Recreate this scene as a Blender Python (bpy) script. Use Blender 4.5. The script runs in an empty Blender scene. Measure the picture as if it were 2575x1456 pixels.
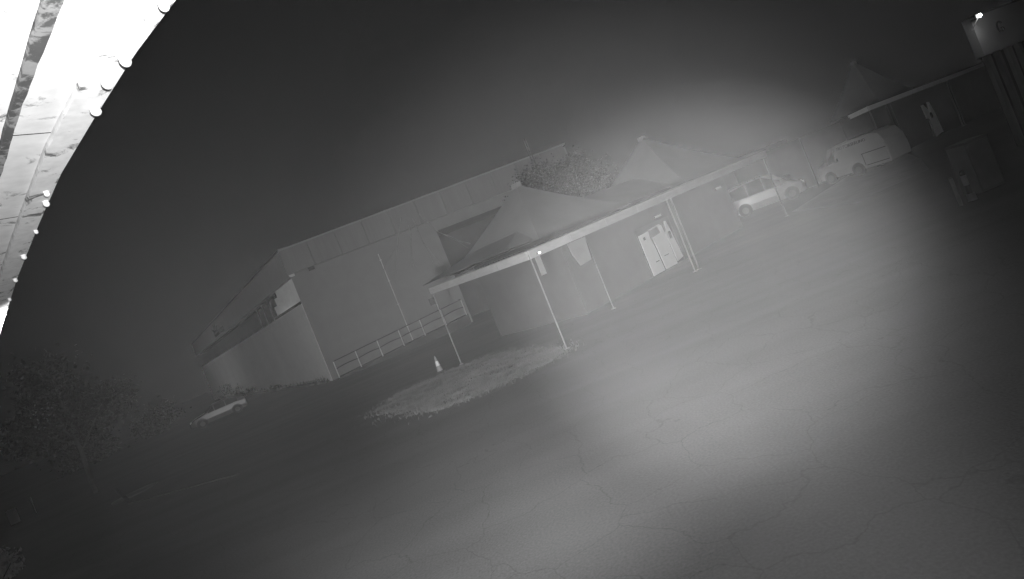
import bpy, bmesh, math, random
from mathutils import Vector, Matrix
S = bpy.context.scene
COL = S.collection
random.seed(7)
PI = math.pi

# ------------------------------------------------------------------ camera
H = 3.2
cd = bpy.data.cameras.new('camera'); cam = bpy.data.objects.new('camera', cd); COL.objects.link(cam)
ROLL = math.radians(22)
c_, s_ = math.cos(ROLL), math.sin(ROLL)
right, up, back = Vector((c_, 0, -s_)), Vector((s_, 0, c_)), Vector((0, -1, 0))
cam.matrix_world = Matrix(((right.x, up.x, back.x, 0), (right.y, up.y, back.y, 0), (right.z, up.z, back.z, H), (0, 0, 0, 1)))
cd.sensor_width = 36; cd.lens = 36 * 1500 / 2575
cd.shift_x = 27 / 2575; cd.shift_y = -66.7 / 2575
cd.clip_start = 0.02; cd.clip_end = 1500
S.camera = cam

# ------------------------------------------------------------------ world: overcast night, monochrome
w = bpy.data.worlds.new('World'); S.world = w; w.use_nodes = True
nt = w.node_tree; bg = nt.nodes['Background']
bg.inputs[0].default_value = (1, 1, 1, 1); bg.inputs[1].default_value = 0.002
S.view_settings.view_transform = 'Standard'; S.view_settings.look = 'None'
S.view_settings.exposure = 0; S.view_settings.gamma = 1; S.view_settings.use_curve_mapping = False
S.cycles.max_bounces = 5; S.cycles.diffuse_bounces = 2; S.cycles.volume_bounces = 0
S.cycles.sample_clamp_indirect = 4

# ------------------------------------------------------------------ lamps: the security camera's infrared lamps and spots added for brightness
def spot(name, loc, target, power, half, blend, size=0.01):
    l = bpy.data.lights.new(name, 'SPOT'); l.energy = power; l.spot_size = 2 * math.radians(half)
    l.spot_blend = blend; l.shadow_soft_size = size
    o = bpy.data.objects.new(name, l); COL.objects.link(o); o.location = loc
    o.rotation_euler = (Vector(target) - Vector(loc)).to_track_quat('-Z', 'Y').to_euler()
    return o
def aim(u, v, d=10.0): return (u / 1500 * d, d, H - (v + 72) / 1500 * d)
def behind(u, v, b):      # a point b metres behind the lens on the line towards a direction
    d = Vector(aim(u, v)) - Vector((0, 0, H)); return Vector((0, 0, H)) - d.normalized() * b
BEAM = spot('infrared_lamp', (0.02, -0.02, H - 0.035), aim(412, 125), 1850, 19.5, 0.8, 0.004)
WIDE = spot('added_wide_lamp', (0.025, -0.02, H - 0.025), aim(180, 60), 520, 29, 1.0, 0.004)  # added spot that widens the soft edge of the glow
LOW = spot('added_low_lamp', (-0.02, -0.02, H - 0.03), aim(300, 930), 420, 25, 1.0, 0.004)  # added spot that brightens the bottom of the frame
FLOOD = spot('added_flood_lamp', (-1.45, 1.05, H - 1.0), aim(10, -380, 40), 23500, 45, 1.0, 0.02)  # added unseen flood, set away from the camera to light the walls
rl = bpy.data.lights.new('infrared_ring_lamp', 'POINT'); rl.energy = 205; rl.shadow_soft_size = 0.02
RING = bpy.data.objects.new('infrared_ring_lamp', rl); COL.objects.link(RING); RING.location = (0.10, -0.03, H + 0.045)

# ------------------------------------------------------------------ materials
MATS = {}
def mat(name, val, rough=0.8, var=0.12, scale=3.0, bump=0.2, metal=0.0, spec=0.3, emit=0.0, detail=6.0, stretch=(1, 1, 1)):
    if name in MATS: return MATS[name]
    m = bpy.data.materials.new(name); m.use_nodes = True; t = m.node_tree
    b = t.nodes['Principled BSDF']; N = t.nodes.new; L = t.links.new
    b.inputs['Roughness'].default_value = rough; b.inputs['Metallic'].default_value = metal
    b.inputs['Specular IOR Level'].default_value = spec
    co = N('ShaderNodeTexCoord'); mp = N('ShaderNodeMapping'); mp.inputs['Scale'].default_value = stretch
    L(co.outputs['Object'], mp.inputs[0])
    n1 = N('ShaderNodeTexNoise'); n1.inputs['Scale'].default_value = scale; n1.inputs['Detail'].default_value = detail
    n2 = N('ShaderNodeTexNoise'); n2.inputs['Scale'].default_value = scale * 0.17; n2.inputs['Detail'].default_value = 4
    L(mp.outputs[0], n1.inputs[0]); L(mp.outputs[0], n2.inputs[0])
    ad = N('ShaderNodeMath'); ad.operation = 'ADD'; L(n1.outputs[0], ad.inputs[0]); L(n2.outputs[0], ad.inputs[1])
    mr = N('ShaderNodeMapRange'); mr.inputs[1].default_value = 0.6; mr.inputs[2].default_value = 1.4
    mr.inputs[3].default_value = val * (1 - var); mr.inputs[4].default_value = val * (1 + var)
    L(ad.outputs[0], mr.inputs[0]); L(mr.outputs[0], b.inputs['Base Color'])
    if bump:
        bp = N('ShaderNodeBump'); bp.inputs['Strength'].default_value = bump; bp.inputs['Distance'].default_value = 0.02
        n3 = N('ShaderNodeTexNoise'); n3.inputs['Scale'].default_value = scale * 8; n3.inputs['Detail'].default_value = 5
        L(mp.outputs[0], n3.inputs[0]); L(n3.outputs[0], bp.inputs['Height']); L(bp.outputs[0], b.inputs['Normal'])
    if emit:
        b.inputs['Emission Color'].default_value = (1, 1, 1, 1); b.inputs['Emission Strength'].default_value = emit
    MATS[name] = m
    return m
def peeling(name, hi, lo, thr, scale=14, stretch=(1, 1, 1)):
    m = bpy.data.materials.new(name); m.use_nodes = True; t = m.node_tree
    b = t.nodes['Principled BSDF']; N = t.nodes.new; L = t.links.new
    b.inputs['Roughness'].default_value = 0.75; b.inputs['Specular IOR Level'].default_value = 0.3
    co = N('ShaderNodeTexCoord'); mp = N('ShaderNodeMapping'); mp.inputs['Scale'].default_value = stretch
    L(co.outputs['Object'], mp.inputs[0])
    n1 = N('ShaderNodeTexNoise'); n1.inputs['Scale'].default_value = scale; n1.inputs['Detail'].default_value = 9; n1.inputs['Roughness'].default_value = 0.68
    n1.inputs['Distortion'].default_value = 0.6
    L(mp.outputs[0], n1.inputs[0])
    cr = N('ShaderNodeValToRGB'); e = cr.color_ramp.elements
    e[0].position = thr - 0.02; e[0].color = (hi, hi, hi, 1); e[1].position = thr + 0.05; e[1].color = (lo, lo, lo, 1)
    L(n1.outputs[0], cr.inputs[0])
    n2 = N('ShaderNodeTexNoise'); n2.inputs['Scale'].default_value = scale * 3; n2.inputs['Detail'].default_value = 6
    L(mp.outputs[0], n2.inputs[0])
    mr = N('ShaderNodeMapRange'); mr.inputs[3].default_value = 0.75; mr.inputs[4].default_value = 1.15; L(n2.outputs[0], mr.inputs[0])
    mx = N('ShaderNodeMix'); mx.data_type = 'RGBA'; mx.blend_type = 'MULTIPLY'; mx.inputs[0].default_value = 1
    L(cr.outputs[0], mx.inputs[6]); L(mr.outputs[0], mx.inputs[7]); L(mx.outputs[2], b.inputs['Base Color'])
    bp = N('ShaderNodeBump'); bp.inputs['Strength'].default_value = 0.5; bp.inputs['Distance'].default_value = 0.003
    L(cr.outputs[0], bp.inputs['Height']); L(bp.outputs[0], b.inputs['Normal'])
    return m
def ground_mat():
    m = bpy.data.materials.new('asphalt'); m.use_nodes = True; t = m.node_tree
    b = t.nodes['Principled BSDF']; N = t.nodes.new; L = t.links.new
    b.inputs['Roughness'].default_value = 0.85; b.inputs['Specular IOR Level'].default_value = 0.25
    co = N('ShaderNodeTexCoord')
    big = N('ShaderNodeTexNoise'); big.inputs['Scale'].default_value = 0.12; big.inputs['Detail'].default_value = 7; big.inputs['Roughness'].default_value = 0.6
    fine = N('ShaderNodeTexNoise'); fine.inputs['Scale'].default_value = 30; fine.inputs['Detail'].default_value = 4
    mp = N('ShaderNodeMapping'); mp.inputs['Scale'].default_value = (0.05, 0.9, 1); mp.inputs['Rotation'].default_value = (0, 0, -0.7)
    tr = N('ShaderNodeTexNoise'); tr.inputs['Scale'].default_value = 1.2; tr.inputs['Detail'].default_value = 4
    for x in (big, fine): L(co.outputs['Object'], x.inputs[0])
    L(co.outputs['Object'], mp.inputs[0]); L(mp.outputs[0], tr.inputs[0])
    a = N('ShaderNodeMath'); a.operation = 'ADD'; L(big.outputs[0], a.inputs[0]); L(fine.outputs[0], a.inputs[1])
    a2 = N('ShaderNodeMath'); a2.operation = 'MULTIPLY_ADD'; L(tr.outputs[0], a2.inputs[0]); a2.inputs[1].default_value = .5; L(a.outputs[0], a2.inputs[2])
    mr = N('ShaderNodeMapRange'); mr.inputs[1].default_value = .8; mr.inputs[2].default_value = 1.7
    mr.inputs[3].default_value = 0.035; mr.inputs[4].default_value = 0.085; L(a2.outputs[0], mr.inputs[0])
    vo = N('ShaderNodeTexVoronoi'); vo.feature = 'DISTANCE_TO_EDGE'; vo.inputs['Scale'].default_value = 1.1
    ds = N('ShaderNodeTexNoise'); ds.inputs['Scale'].default_value = 1.5; ds.inputs['Detail'].default_value = 5
    L(co.outputs['Object'], ds.inputs[0])
    mxv = N('ShaderNodeMix'); mxv.data_type = 'VECTOR'; mxv.inputs[0].default_value = 0.35
    L(co.outputs['Object'], mxv.inputs[4]); L(ds.outputs['Color'], mxv.inputs[5]); L(mxv.outputs[1], vo.inputs['Vector'])
    ck = N('ShaderNodeMapRange'); ck.inputs[1].default_value = 0.0; ck.inputs[2].default_value = 0.008; ck.inputs[3].default_value = 0.7; ck.inputs[4].default_value = 1
    L(vo.outputs['Distance'], ck.inputs[0])
    mu = N('ShaderNodeMath'); mu.operation = 'MULTIPLY'; L(mr.outputs[0], mu.inputs[0]); L(ck.outputs[0], mu.inputs[1])
    L(mu.outputs[0], b.inputs['Base Color'])
    bp = N('ShaderNodeBump'); bp.inputs['Strength'].default_value = 0.5; bp.inputs['Distance'].default_value = 0.01
    L(fine.outputs[0], bp.inputs['Height']); L(bp.outputs[0], b.inputs['Normal'])
    return m

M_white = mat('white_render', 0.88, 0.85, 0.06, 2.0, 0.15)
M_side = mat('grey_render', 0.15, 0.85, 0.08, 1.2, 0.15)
M_clad = mat('roof_cladding', 0.12, 0.6, 0.10, 1.5, 0.1, stretch=(6, 6, 0.4))
M_fasc = mat('fascia_sheet', 0.42, 0.6, 0.10, 2.0, 0.1)
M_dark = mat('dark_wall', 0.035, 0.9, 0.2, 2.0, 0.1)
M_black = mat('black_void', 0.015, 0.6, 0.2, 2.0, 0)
M_glass = mat('dark_glass', 0.02, 0.12, 0.1, 2.0, 0, spec=0.5)
M_slat = mat('corrugated_sheet', 0.32, 0.45, 0.15, 4.0, 0.1)
M_steel = mat('galvanised_steel', 0.12, 0.7, 0.15, 8.0, 0.05)
M_rail = mat('dark_rail_paint', 0.04, 0.5, 0.1, 4.0, 0)
M_conc = mat('concrete', 0.16, 0.9, 0.2, 2.5, 0.3)
M_kerb = mat('kerb_stone', 0.05, 0.9, 0.2, 5.0, 0.3)
M_wallb = mat('shop_wall_paint', 0.045, 0.85, 0.15, 1.5, 0.2)
M_tent = mat('tent_membrane', 0.15, 0.6, 0.12, 0.8, 0.1)
M_can = mat('canopy_fascia_paint', 0.22, 0.55, 0.18, 3.0, 0.1, stretch=(1, 1, 5))
M_under = mat('canopy_soffit', 0.16, 0.7, 0.1, 2.0, 0.1)
M_door = mat('white_door_film', 0.45, 0.5, 0.06, 3.0, 0.02)
M_body = mat('white_car_paint', 0.21, 0.3, 0.03, 3.0, 0, spec=0.5)
M_body2 = mat('silver_car_paint', 0.04, 0.3, 0.03, 3.0, 0, spec=0.5)
M_tyre = mat('tyre_rubber', 0.02, 0.9, 0.1, 9.0, 0.2)
M_rim = mat('wheel_rim', 0.06, 0.5, 0.1, 5.0, 0)
M_lens = mat('lamp_lens', 0.75, 0.15, 0.03, 5.0, 0, spec=0.6)
M_print = mat('dark_print', 0.03, 0.7, 0.1, 5.0, 0)
M_leaf = mat('leaf', 0.028, 0.6, 0.4, 3.0, 0)
M_glint = mat('glint_leaf', 0.35, 0.35, 0.3, 5.0, 0, spec=0.6)
M_grass = mat('grass_blade', 0.085, 0.7, 0.4, 2.0, 0)
M_bark = mat('bark', 0.07, 0.9, 0.3, 8.0, 0.4)
M_refl = mat('reflective_sleeve', 0.42, 0.4, 0.1, 5.0, 0)
M_cab = mat('cabinet_paint', 0.16, 0.6, 0.15, 3.0, 0.1)
M_lit = mat('lit_lamp_glass', 0.8, 0.4, 0, 3, 0, emit=60)
M_drop = mat('water', 0.9, 0.05, 0.02, 5.0, 0, spec=1.0)
M_soff = peeling('old_white_paint', 0.85, 0.30, 0.60, 11)
M_trim = peeling('peeling_trim_paint', 0.88, 0.22, 0.585, 17)
M_batt = peeling('weathered_batten', 0.30, 0.10, 0.47, 25, (1, 1, 1))
M_asph = ground_mat()

# ------------------------------------------------------------------ mesh helpers
def tag(o, label=None, cat=None, group=None, kind=None):
    if label: o['label'] = label
    if cat: o['category'] = cat
    if group: o['group'] = group
    if kind: o['kind'] = kind
    return o
def thing(name, label, cat, loc=(0, 0, 0), rz=0, group=None):
    o = bpy.data.objects.new(name, None); COL.objects.link(o)
    o.location = loc; o.rotation_euler = (0, 0, rz); o.empty_display_size = 0.2
    return tag(o, label, cat, group)
def mesh(name, V, F, m, parent=None, smooth=False):
    me = bpy.data.meshes.new(name); me.from_pydata([tuple(v) for v in V], [], F); me.materials.append(m)
    if smooth:
        for p in me.polygons: p.use_smooth = True
    me.update()
    o = bpy.data.objects.new(name, me); COL.objects.link(o)
    if parent: o.parent = parent
    return o
class MB:
    def __init__(s): s.V = []; s.F = []
    def add(s, V, F):
        n = len(s.V); s.V += [Vector(v) for v in V]; s.F += [tuple(i + n for i in f) for f in F]; return s
    def box(s, a, b, M=None):
        x0, y0, z0 = a; x1, y1, z1 = b
        V = [(x0, y0, z0), (x1, y0, z0), (x1, y1, z0), (x0, y1, z0), (x0, y0, z1), (x1, y0, z1), (x1, y1, z1), (x0, y1, z1)]
        if M: V = [M @ Vector(v) for v in V]
        return s.add(V, [(0, 3, 2, 1), (4, 5, 6, 7), (0, 1, 5, 4), (1, 2, 6, 5), (2, 3, 7, 6), (3, 0, 4, 7)])
    def prism(s, poly, z0, z1):
        """poly: plan points counter-clockwise; z0, z1 numbers or lists"""
        n = len(poly)
        if not isinstance(z0, (list, tuple)): z0 = [z0] * n
        if not isinstance(z1, (list, tuple)): z1 = [z1] * n
        V = [(p[0], p[1], z) for p, z in zip(poly, z0)] + [(p[0], p[1], z) for p, z in zip(poly, z1)]
        F = [tuple(range(n - 1, -1, -1)), tuple(range(n, 2 * n))] + [(i, (i + 1) % n, n + (i + 1) % n, n + i) for i in range(n)]
        return s.add(V, F)
    def tube(s, a, b, r0, r1=None, n=10):
        a = Vector(a); b = Vector(b); r1 = r0 if r1 is None else r1
        d = (b - a).normalized(); x = d.orthogonal().normalized(); y = d.cross(x)
        V = []
        for p, r in ((a, r0), (b, r1)):
            for i in range(n):
                t = 2 * PI * i / n; V.append(p + (x * math.cos(t) + y * math.sin(t)) * r)
        return s.add(V, [(i, (i + 1) % n, n + (i + 1) % n, n + i) for i in range(n)] + [tuple(range(n - 1, -1, -1)), tuple(range(n, 2 * n))])
    def ball(s, c, r, sx=1, sy=1, sz=1, nu=10, nv=7):
        V = []; F = []
        for j in range(nv + 1):
            for i in range(nu):
                a = PI * j / nv; b = 2 * PI * i / nu
                V.append((c[0] + r * sx * math.sin(a) * math.cos(b), c[1] + r * sy * math.sin(a) * math.sin(b), c[2] + r * sz * math.cos(a)))
        for j in range(nv):
            for i in range(nu): F.append((j * nu + i, (j + 1) * nu + i, (j + 1) * nu + (i + 1) % nu, j * nu + (i + 1) % nu))
        return s.add(V, F)
    def build(s, name, m, parent=None, smooth=False): return mesh(name, s.V, s.F, m, parent, smooth)
def frame(origin, ex, ez=(0, 0, 1)):
    """matrix whose local x runs along ex, z up, y = z cross x (pointing left of x)"""
    ex = Vector(ex).normalized(); ez = Vector(ez); ey = ez.cross(ex)
    return Matrix(((ex.x, ey.x, ez.x, origin[0]), (ex.y, ey.y, ez.y, origin[1]), (ex.z, ey.z, ez.z, origin[2]), (0, 0, 0, 1)))
def place(o, M): o.matrix_world = M; return o
def dup(root, M=None, label=None, group=None):
    def cp(o, par):
        c = o.copy(); COL.objects.link(c)
        if par: c.parent = par
        for ch in KIDS.get(o.name, []): cp(ch, c)
        return c
    KIDS = {}
    for o in COL.objects:
        if o.parent: KIDS.setdefault(o.parent.name, []).append(o)
    r = cp(root, None)
    if M is not None: r.matrix_world = M
    if label: r['label'] = label
    if group: r['group'] = group
    return r
def text_mesh(name, s, size, m, parent, M, depth=0.004):
    cu = bpy.data.curves.new('lettering_curve', 'FONT'); cu.body = s; cu.size = size; cu.extrude = depth; cu.align_x = 'CENTER'; cu.align_y = 'CENTER'
    t = bpy.data.objects.new('lettering_tmp', cu); COL.objects.link(t)
    me = bpy.data.meshes.new_from_object(t); bpy.data.objects.remove(t)
    me.materials.clear(); me.materials.append(m)
    o = bpy.data.objects.new(name, me); COL.objects.link(o); o.parent = parent
    o.matrix_local = M @ Matrix.Rotation(PI / 2, 4, 'X')
    return o

# ------------------------------------------------------------------ ground
g = mesh('ground', [(-190, -40, 0), (190, -40, 0), (190, 190, 0), (-190, 190, 0)], [(0, 1, 2, 3)], M_asph); tag(g, kind='structure')
# pale patch in front of the van, lit ground put into colour
a = MB().prism([(14.5, 24.6), (18.9, 26.1), (22.6, 31.5), (26.6, 38.0), (24.0, 39.8), (15.0, 31.0)], 0.004, 0.008).build('lit_ground_patch', mat('lit_patch_tone', 0.2, 0.9, 0.25, 1.5, 0.3)); tag(a, kind='structure')

# ------------------------------------------------------------------ WAREHOUSE (left)
C0 = Vector((-14.0, 41.7, 0)); DL = Vector((-38, 56.3, 0)); LL = DL.length; DL.normalize()
DS = Vector((21.2, 3.6, 0)).normalized()
wh = thing('warehouse', 'long pale flat-roofed warehouse with a dark window band and an open bay, behind the ramp', 'building', (0, 0, 0))
ML = frame(C0 + DL * LL, -DL)          # left face: local x from far end (0) to corner (LL), y into building? (z cross x)
# local y = z x (-DL): points away from the yard
def lbox(x0, x1, z0, z1, y0=0.0, y1=0.35): return MB().box((x0, y0, z0), (x1, y1, z1))
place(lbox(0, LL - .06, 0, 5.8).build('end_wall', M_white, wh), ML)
place(lbox(-0.1, LL + 0.12, 7.78, 9.75, -0.12, 0.35).build('end_fascia', mat('end_fascia_sheet', 0.42, 0.6, 0.06, 2.0, 0.1), wh), ML)
place(lbox(-0.15, LL + 0.2, 9.75, 9.9, -0.2, 0.5).build('end_coping', M_steel if False else M_clad, wh), ML)
place(lbox(0, LL - 8.7, 5.8, 7.78, 0.5, 0.6).build('window_band', M_glass, wh), ML)
place(lbox(LL - 8.9, LL, 5.55 + 0.25, 5.98, -0.03, 0.3).build('window_sill', M_black, wh), ML)
place(lbox(0, LL, 5.8, 7.78, 0.8, 0.9).build('band_back', M_black, wh), ML)
for i in range(3):
    x = LL - 16.5 + i * 2.6
    place(lbox(x, x + 0.07, 5.8, 7.78, 0.42, 0.5).build('mullion', M_clad, wh), ML)
for i in range(8):      # translucent corrugated sheets, overlapping, lit from below
    x = LL - 8.55 + i * 1.06
    hgt = 1.78 - (1.0 if i == 0 else 0.45 if i == 1 else 0)
    mb = MB(); n = 6
    for k in range(n):
        xa = x + k * .6 / n; xb = xa + 0.3 / n; xc = xa + .6 / n
        mb.add([(xa, 0.32, 6.0), (xb, 0.18, 6.0), (xc, 0.32, 6.0), (xa, 0.32, 6.0 + hgt), (xb, 0.18, 6.0 + hgt), (xc, 0.32, 6.0 + hgt)], [(0, 1, 4, 3), (1, 2, 5, 4)])
    place(mb.build('corrugated_sheet', M_slat, wh), ML)
# interior lamp washing the sheets from the sill
il = bpy.data.lights.new('window_lamp', 'AREA'); il.energy = 2.5; il.size = 5.5; il.size_y = 0.12; il.shape = 'RECTANGLE'
io = bpy.data.objects.new('window_lamp', il); COL.objects.link(io)
io.matrix_world = ML @ Matrix.Translation((LL - 5.0, 0.12, 6.02)) @ Matrix.Rotation(math.radians(155), 4, 'X')
place(lbox(LL, LL + 0.001, 0, 0, 0, 0).build('tmp', M_white, wh), ML); bpy.data.objects.remove(bpy.data.objects['tmp'])
# crest and lettering on the end fascia
cr = MB()
def stroke(mb, pts, wd=0.16, y=-0.16):
    for (x0, z0), (x1, z1) in zip(pts, pts[1:]):
        d = Vector((x1 - x0, 0, z1 - z0)); n = Vector((-d.z, 0, d.x)).normalized() * wd / 2
        mb.add([Vector((x0, y, z0)) - n, Vector((x1, y, z1)) - n, Vector((x1, y, z1)) + n, Vector((x0, y, z0)) + n,
                Vector((x0, y + .03, z0)) - n, Vector((x1, y + .03, z1)) - n, Vector((x1, y + .03, z1)) + n, Vector((x0, y + .03, z0)) + n],
               [(0, 1, 2, 3), (7, 6, 5, 4), (0, 4, 5, 1), (1, 5, 6, 2), (2, 6, 7, 3), (3, 7, 4, 0)])
cx = LL - 39.0
stroke(cr, [(cx - 2.2, 8.25), (cx - 2.5, 9.0), (cx - 1.3, 8.75), (cx - .7, 9.45), (cx, 8.9), (cx + .8, 9.5), (cx + 1.2, 8.8), (cx + 2.4, 9.1), (cx + 2.1, 8.3), (cx - 2.2, 8.25)])
stroke(cr, [(cx - 1.6, 8.45), (cx - 1.2, 8.75), (cx - .5, 8.45), (cx, 8.8), (cx + .6, 8.45), (cx + 1.2, 8.7), (cx + 1.7, 8.45)])
stroke(cr, [(cx - 2.3, 8.1), (cx + 2.0, 8.1)]); stroke(cr, [(cx - 3.2, 9.3), (cx - 2.9, 9.0)], 0.2)
place(cr.build('crest', M_print, wh), ML)
lt = MB()
for q in range(4):
    x = cx + 2.9 + q * 0.85
    stroke(lt, [(x, 8.0), (x + .1, 8.5), (x + .5, 8.5), (x + .5, 8.05), (x + .1, 8.05)] if q % 2 else [(x, 8.0), (x, 8.55), (x + .45, 8.1), (x + .45, 8.5)], 0.13)
place(lt.build('lettering', M_print, wh), ML)
# long side
LSD = 21.8
MS = frame(C0, DS)                       # local x along side, y into the building
def sbox(x0, x1, z0, z1, y0=0.0, y1=0.35): return MB().box((x0, y0, z0), (x1, y1, z1))
OP = 10.65
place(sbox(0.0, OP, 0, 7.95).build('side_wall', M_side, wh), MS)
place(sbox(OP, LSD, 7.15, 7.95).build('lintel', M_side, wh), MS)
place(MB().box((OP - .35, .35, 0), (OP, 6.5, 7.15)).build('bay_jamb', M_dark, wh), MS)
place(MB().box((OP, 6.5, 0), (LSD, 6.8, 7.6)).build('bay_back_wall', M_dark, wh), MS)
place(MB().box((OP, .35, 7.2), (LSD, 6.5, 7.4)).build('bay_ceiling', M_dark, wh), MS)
place(MB().box((LSD, -.1, 0), (LSD + .3, 14, 9.6)).build('far_end_wall', M_side, wh), MS)
for i in range(11):
    x0 = -0.12 + i * 2.0
    place(sbox(x0 + .012, x0 + 1.988, 7.95, 9.73, -0.3, 0.3).build('cladding_panel', M_clad, wh), MS)
place(sbox(-0.15, LSD + .3, 9.73, 9.83, -0.34, 0.4).build('roof_edge', mat('roof_edge_metal', 0.16, 0.5, 0.1, 3, 0), wh), MS)
rf = MB().prism([tuple(C0.xy + (DL * .4).xy), tuple((C0 + DS * LSD).xy), tuple((C0 + DS * LSD + DL * 40).xy), tuple((C0 + DL * LL).xy)], 9.5, 9.7).build('roof', M_clad, wh)
dp = MB(); px = 6.15
dp.tube((px, -.08, 0.3), (px, -.08, 7.1), 0.035); dp.build('downpipe', M_fasc, wh); place(bpy.data.objects['downpipe'], MS)
for z in (1.5, 3.2, 5.0, 6.6): place(MB().box((px - .07, -.09, z), (px + .07, 0.0, z + .06)).build('pipe_clip', M_fasc, wh), MS)
# dark panels above: no
# electrical box on side wall
eb = thing('electric_box', 'small dark electric box on the pale warehouse wall above the ramp rail', 'electric box')
place(MB().box((8.25, -.22, 2.25), (8.65, -.001, 2.75)).build('box_body', M_black, eb), MS)
place(MB().box((8.28, -.24, 2.28), (8.62, -.22, 2.72)).build('box_door', M_rail, eb), MS)
# eave camera/lamp
ec = thing('eave_lamp', 'small dark unlit lamp under the roof edge of the warehouse, close to its corner', 'wall lamp')
place(MB().box((1.35, -.5, 7.68), (1.75, -.302, 7.94)).build('lamp_body', M_black, ec), MS)
place(MB().box((1.4, -.30, 7.75), (1.7, -.001, 7.85)).build('lamp_arm', M_black, ec), MS)
# shadow on the wall, modelled as dark strands under the roof edge
def branch(mb, p, d, r, L, depth, rnd):
    n = 3
    for k in range(n):
        q = p + d * L / n
        mb.tube(p, q, r, r * .85, 5); r *= .85; p = q
        d = (d + Vector((rnd.uniform(-.25, .25), rnd.uniform(-.1, .1) * .2, rnd.uniform(-.1, .1)))).normalized()
    if depth:
        for _ in range(2): branch(mb, p, (d + Vector((rnd.uniform(-.5, .5), 0, rnd.uniform(-.2, .2)))).normalized(), r * .8, L * .75, depth - 1, rnd)
cp = thing('wall_shadow', 'dark strands modelled for a shadow fanning down the pale warehouse wall from the roof edge', 'wall_shadow')
rnd = random.Random(3)
cb = MB()
for x0, z0, dx, L in ((8.6, 8.9, -.5, 2.1), (9.3, 8.9, .15, 2.2), (9.9, 8.7, .45, 1.9), (8.9, 8.2, -.1, 1.4)):
    branch(cb, Vector((x0, -.36, z0)), Vector((dx, 0, -1)).normalized(), 0.055, L, 2, rnd)
place(cb.build('shadow_strands', mat('shadow_strand', .17, .9, .3, 6, 0), cp), MS); bpy.data.objects['shadow_strands']['kind'] = 'stuff'

# ---- ramp in front of the side wall with handrail
rp = thing('access_ramp', 'dark concrete access ramp rising along the pale warehouse wall', 'ramp')
NP = 7
yf = -1.55
xs0, xs1 = 0.6, 10.4
pr = [(xs0, 0.0), (xs1, 0.0), (xs1, 0.72), (xs0, 0.10)]
V = [(x, y, z) for y in (yf, -.02) for x, z in pr]
place(mesh('ramp_slab', V, [(0, 1, 2, 3), (7, 6, 5, 4), (3, 2, 6, 7), (1, 5, 6, 2), (0, 4, 5, 1), (0, 3, 7, 4)], M_dark, rp), MS)
hr = thing('handrail', 'metal handrail with light posts and two dark rails along the ramp', 'railing')
def rz(x): return 0.10 + (x - xs0) / (xs1 - xs0) * 0.62
xp = [xs0 + .12 + i * (xs1 - xs0 - .24) / (NP - 1) for i in range(NP)]
for i, x in enumerate(xp):
    place(MB().tube((x, yf + .08, rz(x) - .05), (x, yf + .08, rz(x) + 1.15), 0.036).build('post', M_refl, hr), MS)
for h in (1.17, 0.62):
    for i in range(NP - 1):
        mb = MB(); seg = 5
        for k in range(seg):
            f0, f1 = k / seg, (k + 1) / seg
            s0 = -0.05 * math.sin(PI * f0) * (h < 1) ; s1 = -0.05 * math.sin(PI * f1) * (h < 1)
            xa = xp[i] + (xp[i + 1] - xp[i]) * f0; xb = xp[i] + (xp[i + 1] - xp[i]) * f1
            mb.tube((xa, yf + .08, rz(xa) + h - s0), (xb, yf + .08, rz(xb) + h - s1), 0.028, None, 8)
        place(mb.build('rail', M_rail, hr), MS)
place(MB().tube((xp[-1], yf + .2, rz(xs1) - .05), (xp[-1], yf + .2, rz(xs1) + 1.15), 0.036).build('post', M_refl, hr), MS)
place(MB().tube((xp[-1], yf + .08, rz(xs1) + 1.17), (xp[-1], -.05, rz(xs1) + 1.17), 0.025).build('rail', M_rail, hr), MS)

# ------------------------------------------------------------------ ROW OF SHOPS with canopies and peaked roofs
P2 = Vector((0.89, 18.1, 0)); T = Vector((13.5, 11.9, 0)).normalized(); Nn = Vector((-T.y, T.x, 0))
MR = frame(P2, T)      # local x along the fascia, local y away from the yard
shop = thing('shop_building', 'long low dark shop building under the canopies with two peaked roofs', 'building')
def rbox(x0, x1, y0, y1, z0, z1): return MB().box((x0, y0, z0), (x1, y1, z1))
place(rbox(5.0, 19.5, 3.3, 9.0, 0, 3.55).build('shop_walls', M_wallb, shop), MR)

place(rbox(5.2, 19.3, 3.5, 8.8, 3.55, 3.62).build('flat_roof', M_dark, shop), MR)
# low ridge roof between the peaks
rd = MB().add([(2.0, 3.2, 3.56), (20.6, 3.2, 3.6), (20.6, 9.1, 3.6), (2.0, 9.1, 3.56), (6.7, 6.1, 4.7), (17.6, 6.1, 4.8)], [(0, 1, 5, 4), (1, 2, 5), (2, 3, 4, 5), (3, 0, 4), (3, 2, 1, 0)])
place(rd.build('ridge_roof', M_tent, shop), MR)
def peak(cx, cy, half, z0, z1, name='peaked_roof', drop=1.15, par=None, MM=None):
    par = par or shop; MM = MM or MR
    n = 12; V = []; F = []; e = 1.1 * 0 + 0.10
    for j in range(n + 1):
        f = j / n; r = e + (half - e) * f; z = z0 + (z1 - z0) * (1 - f) ** drop
        for sx, sy in ((-1, -1), (1, -1), (1, 1), (-1, 1)): V.append((cx + sx * r, cy + sy * r, z))
    for j in range(n):
        for k in range(4): F.append((j * 4 + k, (j + 1) * 4 + k, (j + 1) * 4 + (k + 1) % 4, j * 4 + (k + 1) % 4))
    F.append((0, 1, 2, 3))
    o = place(mesh(name, V, F, M_tent, par), MM)
    cap = MB().box((cx - .17, cy - .17, z1 - .12), (cx + .17, cy + .17, z1 + .16)).build('roof_cap', M_tent, o)
    return o
peak(6.69, 6.0, 3.2, 3.5, 6.15)
peak(17.65, 6.0, 3.6, 3.5, 6.75)

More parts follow.
